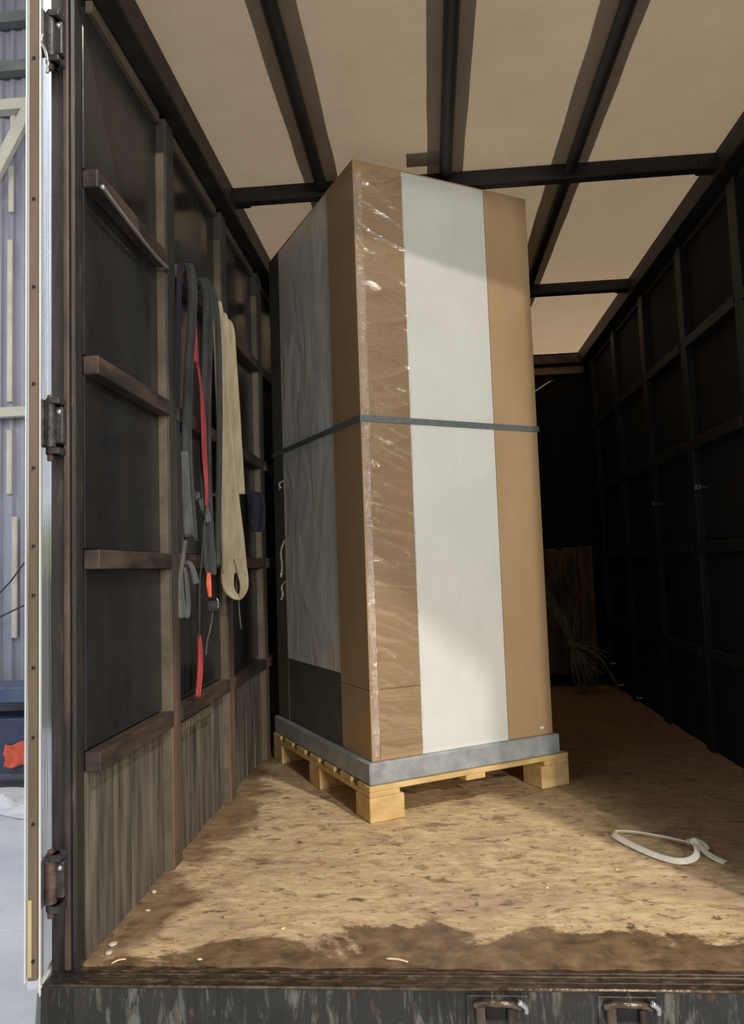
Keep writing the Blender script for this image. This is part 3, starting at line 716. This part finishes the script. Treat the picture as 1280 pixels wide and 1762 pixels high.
ribbon('cloth', [(.02, 1.80, 1.46), (.07, 1.79, 1.44), (.085, 1.78, 1.38), (.080, 1.78, 1.30), (.085, 1.78, 1.24)], [.04, .07, .08, .09, .05], 'navy_web', t, (1, .2, 0), .004, 6, .012, 2)
put(t)
def clip(x, y, z, s, lb):
    t = thing('wall_clip', lb, 'clip', (x, y, z), 'shiny metal clips on the truck walls')
    box('plate', (x - .016, y - .004, z - .012), (x + .016, y, z + .012), 'shiny', t, .002)
    box('slot', (x - .007, y - .0052, z - .006), (x + .007, y - .0042, z + .006), 'dark_iron', t, .0005)
    box('bracket', (min(x, x - s * .06), y, z - .006), (max(x, x - s * .06), y + .004, z + .006), 'dark_iron', t, .001)
    put(t)
clip(.058, 1.165, 1.377, 1, 'small shiny clip on the left wall, left of the beige sling')
clip(.060, 1.888, 1.388, 1, 'small shiny clip on the left wall, right of the beige sling')
clip(2.392, 1.99, 1.40, -1, 'small pale clip on the right wall, nearest the camera')
clip(2.392, 2.75, 1.376, -1, 'small pale clip on the right wall, second from the camera')
# wall fittings
tag(tube('tension_rod', [(.055, .02, 2.175), (.050, .2, 2.165), (.045, .45, 2.16), (.045, .60, 2.165)], .007, 'shiny'), 'bright metal rod lying under the upper left wall rail', 'rod')

# ================================================================== FAR END CARGO
t = thing('old_crate', 'old brown board crate standing in the dark against the front wall', 'crate', (2.1, 4.4, 0))
for x0, x1, z1 in ((1.62, 1.83, 1.14), (1.84, 2.035, 1.145), (2.085, 2.20, 1.15), (2.205, 2.325, 1.155)):
    box('board', (x0, 4.30, .10), (x1, 4.325, z1), 'crate', t, .006)
box('body', (1.62, 4.325, .09), (2.32, 4.58, 1.12), 'crate', t, .01)
box('foot', (1.66, 4.33, 0), (1.76, 4.57, .09), 'crate', t, .004); box('foot', (2.18, 4.33, 0), (2.28, 4.57, .09), 'crate', t, .004)
put(t)
t = thing('cord_bundle', 'frayed bundle of pale plastic cords tied in the middle beside the carton', 'cords', (2.07, 4.1, .3))
K = Vector((2.07, 4.05, .37)); rnd = random.Random(3)
ends = [((1.80, 4.12, .95), .10), ((1.86, 4.12, .82), .06), ((1.90, 4.08, .72), .03), ((1.97, 4.1, .70), 0), ((2.12, 4.08, .66), 0), ((2.02, 4.08, .62), 0),
        ((2.33, 4.0, .26), .08), ((2.30, 3.97, .22), .06), ((2.39, 3.96, .03), .16), ((2.25, 3.96, .12), .05), ((2.22, 3.94, .06), .04), ((2.15, 3.93, .02), .02), ((2.10, 3.92, .01), 0), ((2.17, 3.94, .10), .02), ((2.06, 3.93, .08), 0), ((2.28, 4.0, .14), .05)]
for q, up in ends:
    q = Vector(q); mid = (K + q) / 2 + Vector((rnd.uniform(-.02, .02), rnd.uniform(-.03, .0), up * .6))
    tube('cord', [K, mid, q], .011, 'fibre', t, 5, 6, .005)
    for s_ in range(2):
        q2 = q + Vector((rnd.uniform(-.05, .05), rnd.uniform(-.04, .04), rnd.uniform(-.0, .05)))
        tube('cord', [K, mid + Vector((rnd.uniform(-.03, .03), 0, rnd.uniform(-.03, .03))), q2], .006, 'fibre', t, 4, 5, .003)
tube('tie', [K + Vector((-.03, -.02, .03)), K + Vector((0, -.03, 0)), K + Vector((.03, -.01, -.03))], .028, 'fibre', t, 8, 4)
put(t)
for i, (p, lb) in enumerate((((2.387, 4.10, .208), 'tiny bright stud low on the far right wall, uppermost of three'), ((2.40, 3.95, .06), 'tiny bright stud beside the end of the cord bundle'), ((2.40, 3.45, .05), 'tiny bright stud at the foot of the right wall, nearest the camera'))):
    bm = bmesh.new(); bmesh.ops.create_uvsphere(bm, u_segments=10, v_segments=8, radius=.011, matrix=Matrix.Translation(p))
    bmesh.ops.create_cone(bm, segments=8, cap_ends=True, radius1=.005, radius2=.005, depth=.06, matrix=Matrix.Translation((p[0] + .03, p[1], p[2])) @ Matrix.Rotation(math.pi / 2, 4, 'Y'))
    tag(finish('wall_stud', bm, 'shiny', None, 0, True), lb, 'stud', 'bright studs low on the right wall')
tag(tube('hook_bar', [(1.90, 4.58, 2.51), (2.075, 4.56, 2.617), (2.13, 4.60, 2.64)], .012, 'shiny', None, 8, 4), 'short pale bar fixed slantwise high on the front wall', 'bar')

# ================================================================== THINGS ON THE FLOOR
t = thing('strap_loop', 'white plastic strap in a knotted loop on the right of the floor', 'strap', (1.78, .75, .003))
def flat(nm, pts, w): return ribbon(nm, pts, w, 'white_strap', t, [(0, .3, 1)] * len(pts), .0025, 7)
side = []
def strapz(nm, pts, w, lean):
    k0 = len(pts); S = []
    for i in range(k0):
        a = Vector(pts[max(i - 1, 0)]); b = Vector(pts[min(i + 1, k0 - 1)]); d = (b - a).normalized()
        s = Vector((-d.y, d.x, 0)).normalized(); S.append(tuple((s * (1 - lean) + Vector((0, 0, 1)) * lean).normalized()))
    return ribbon(nm, pts, w, 'white_strap', t, S, .0025, 7)
strapz('strand', [(1.865, .745, .026), (1.845, .785, .020), (1.79, .845, .016), (1.70, .905, .014), (1.635, .925, .012), (1.612, .895, .012), (1.64, .81, .012), (1.70, .70, .012), (1.755, .645, .012), (1.80, .645, .014), (1.835, .675, .018), (1.852, .72, .024), (1.862, .765, .034)], .022, .45)
strapz('strand', [(1.845, .80, .016), (1.875, .80, .022), (1.895, .775, .016), (1.898, .745, .010)], .020, .4)
strapz('tail', [(1.862, .765, .036), (1.875, .735, .018), (1.888, .70, .010), (1.905, .665, .007), (1.918, .645, .006)], [.016, .020, .024, .026, .026], .15)
bm = bmesh.new(); bmesh.ops.create_uvsphere(bm, u_segments=12, v_segments=8, radius=.016, matrix=Matrix.Translation((1.862, .765, .030)) @ Matrix.Diagonal((1, 1, .9, 1)))
finish('knot', bm, 'white_strap', t, 0, True)
put(t)
def blob(nm, x, y, rx, ry, rz, mat, lb, cat, grp, rot=0):
    bm = bmesh.new(); bmesh.ops.create_icosphere(bm, subdivisions=2, radius=1)
    for v in bm.verts:
        q = v.co * (1 + .25 * noise.noise(v.co * 2 + Vector((x * 9, y * 9, 0)))); v.co = Vector((q.x * rx, q.y * ry, q.z * rz))
    o = finish(nm, bm, mat, None, 0, True); o.location = (x, y, rz * .7 + .001); o.rotation_euler = (0, 0, rot); return tag(o, lb, cat, grp)
blob('dirt_clod', .040, .095, .012, .014, .004, 'dirt_chip', 'pale flat clod on the stained floor corner, the farther of two', 'debris', 'pale clods in the rear left corner')
blob('dirt_clod', .048, .048, .010, .012, .004, 'dirt_chip', 'pale flat clod on the stained floor corner, the nearer of two', 'debris', 'pale clods in the rear left corner', .5)
G = 'small wood chips on the truck floor'
for k, (x, y, s, lb) in enumerate(((.313, .018, .005, 'pale wood chip at the floor edge left of centre'), (.505, .189, .006, 'pale wood chip on the stained floor, below the carton'),
        (.03, .43, .008, 'yellow wood chip against the left wall, near the door post'), (.06, .30, .006, 'yellow wood crumb along the left wall foot'), (1.30, .46, .005, 'tiny pale chip on the floor near the white strap, left one'), (1.55, .60, .005, 'tiny pale chip on the floor just before the white strap'))):
    blob('wood_chip', x, y, s * 1.5, s, s * .5, 'chip', lb, 'debris', G, k)
for (a, b, lb) in (((.082, -.010, .0), (.112, .012, .0), 'short straw splinter on the sill in the rear left corner'), ((.815, .022, 0), (.872, .006, 0), 'long yellow splinter on the floor edge near the middle')):
    tag(tube('splinter', [(a[0], a[1], .005), ((a[0] + b[0]) / 2, (a[1] + b[1]) / 2, .008), (b[0], b[1], .005)], .0022, 'chip', None, 6, 3), lb, 'debris', 'straw splinters at the rear edge')
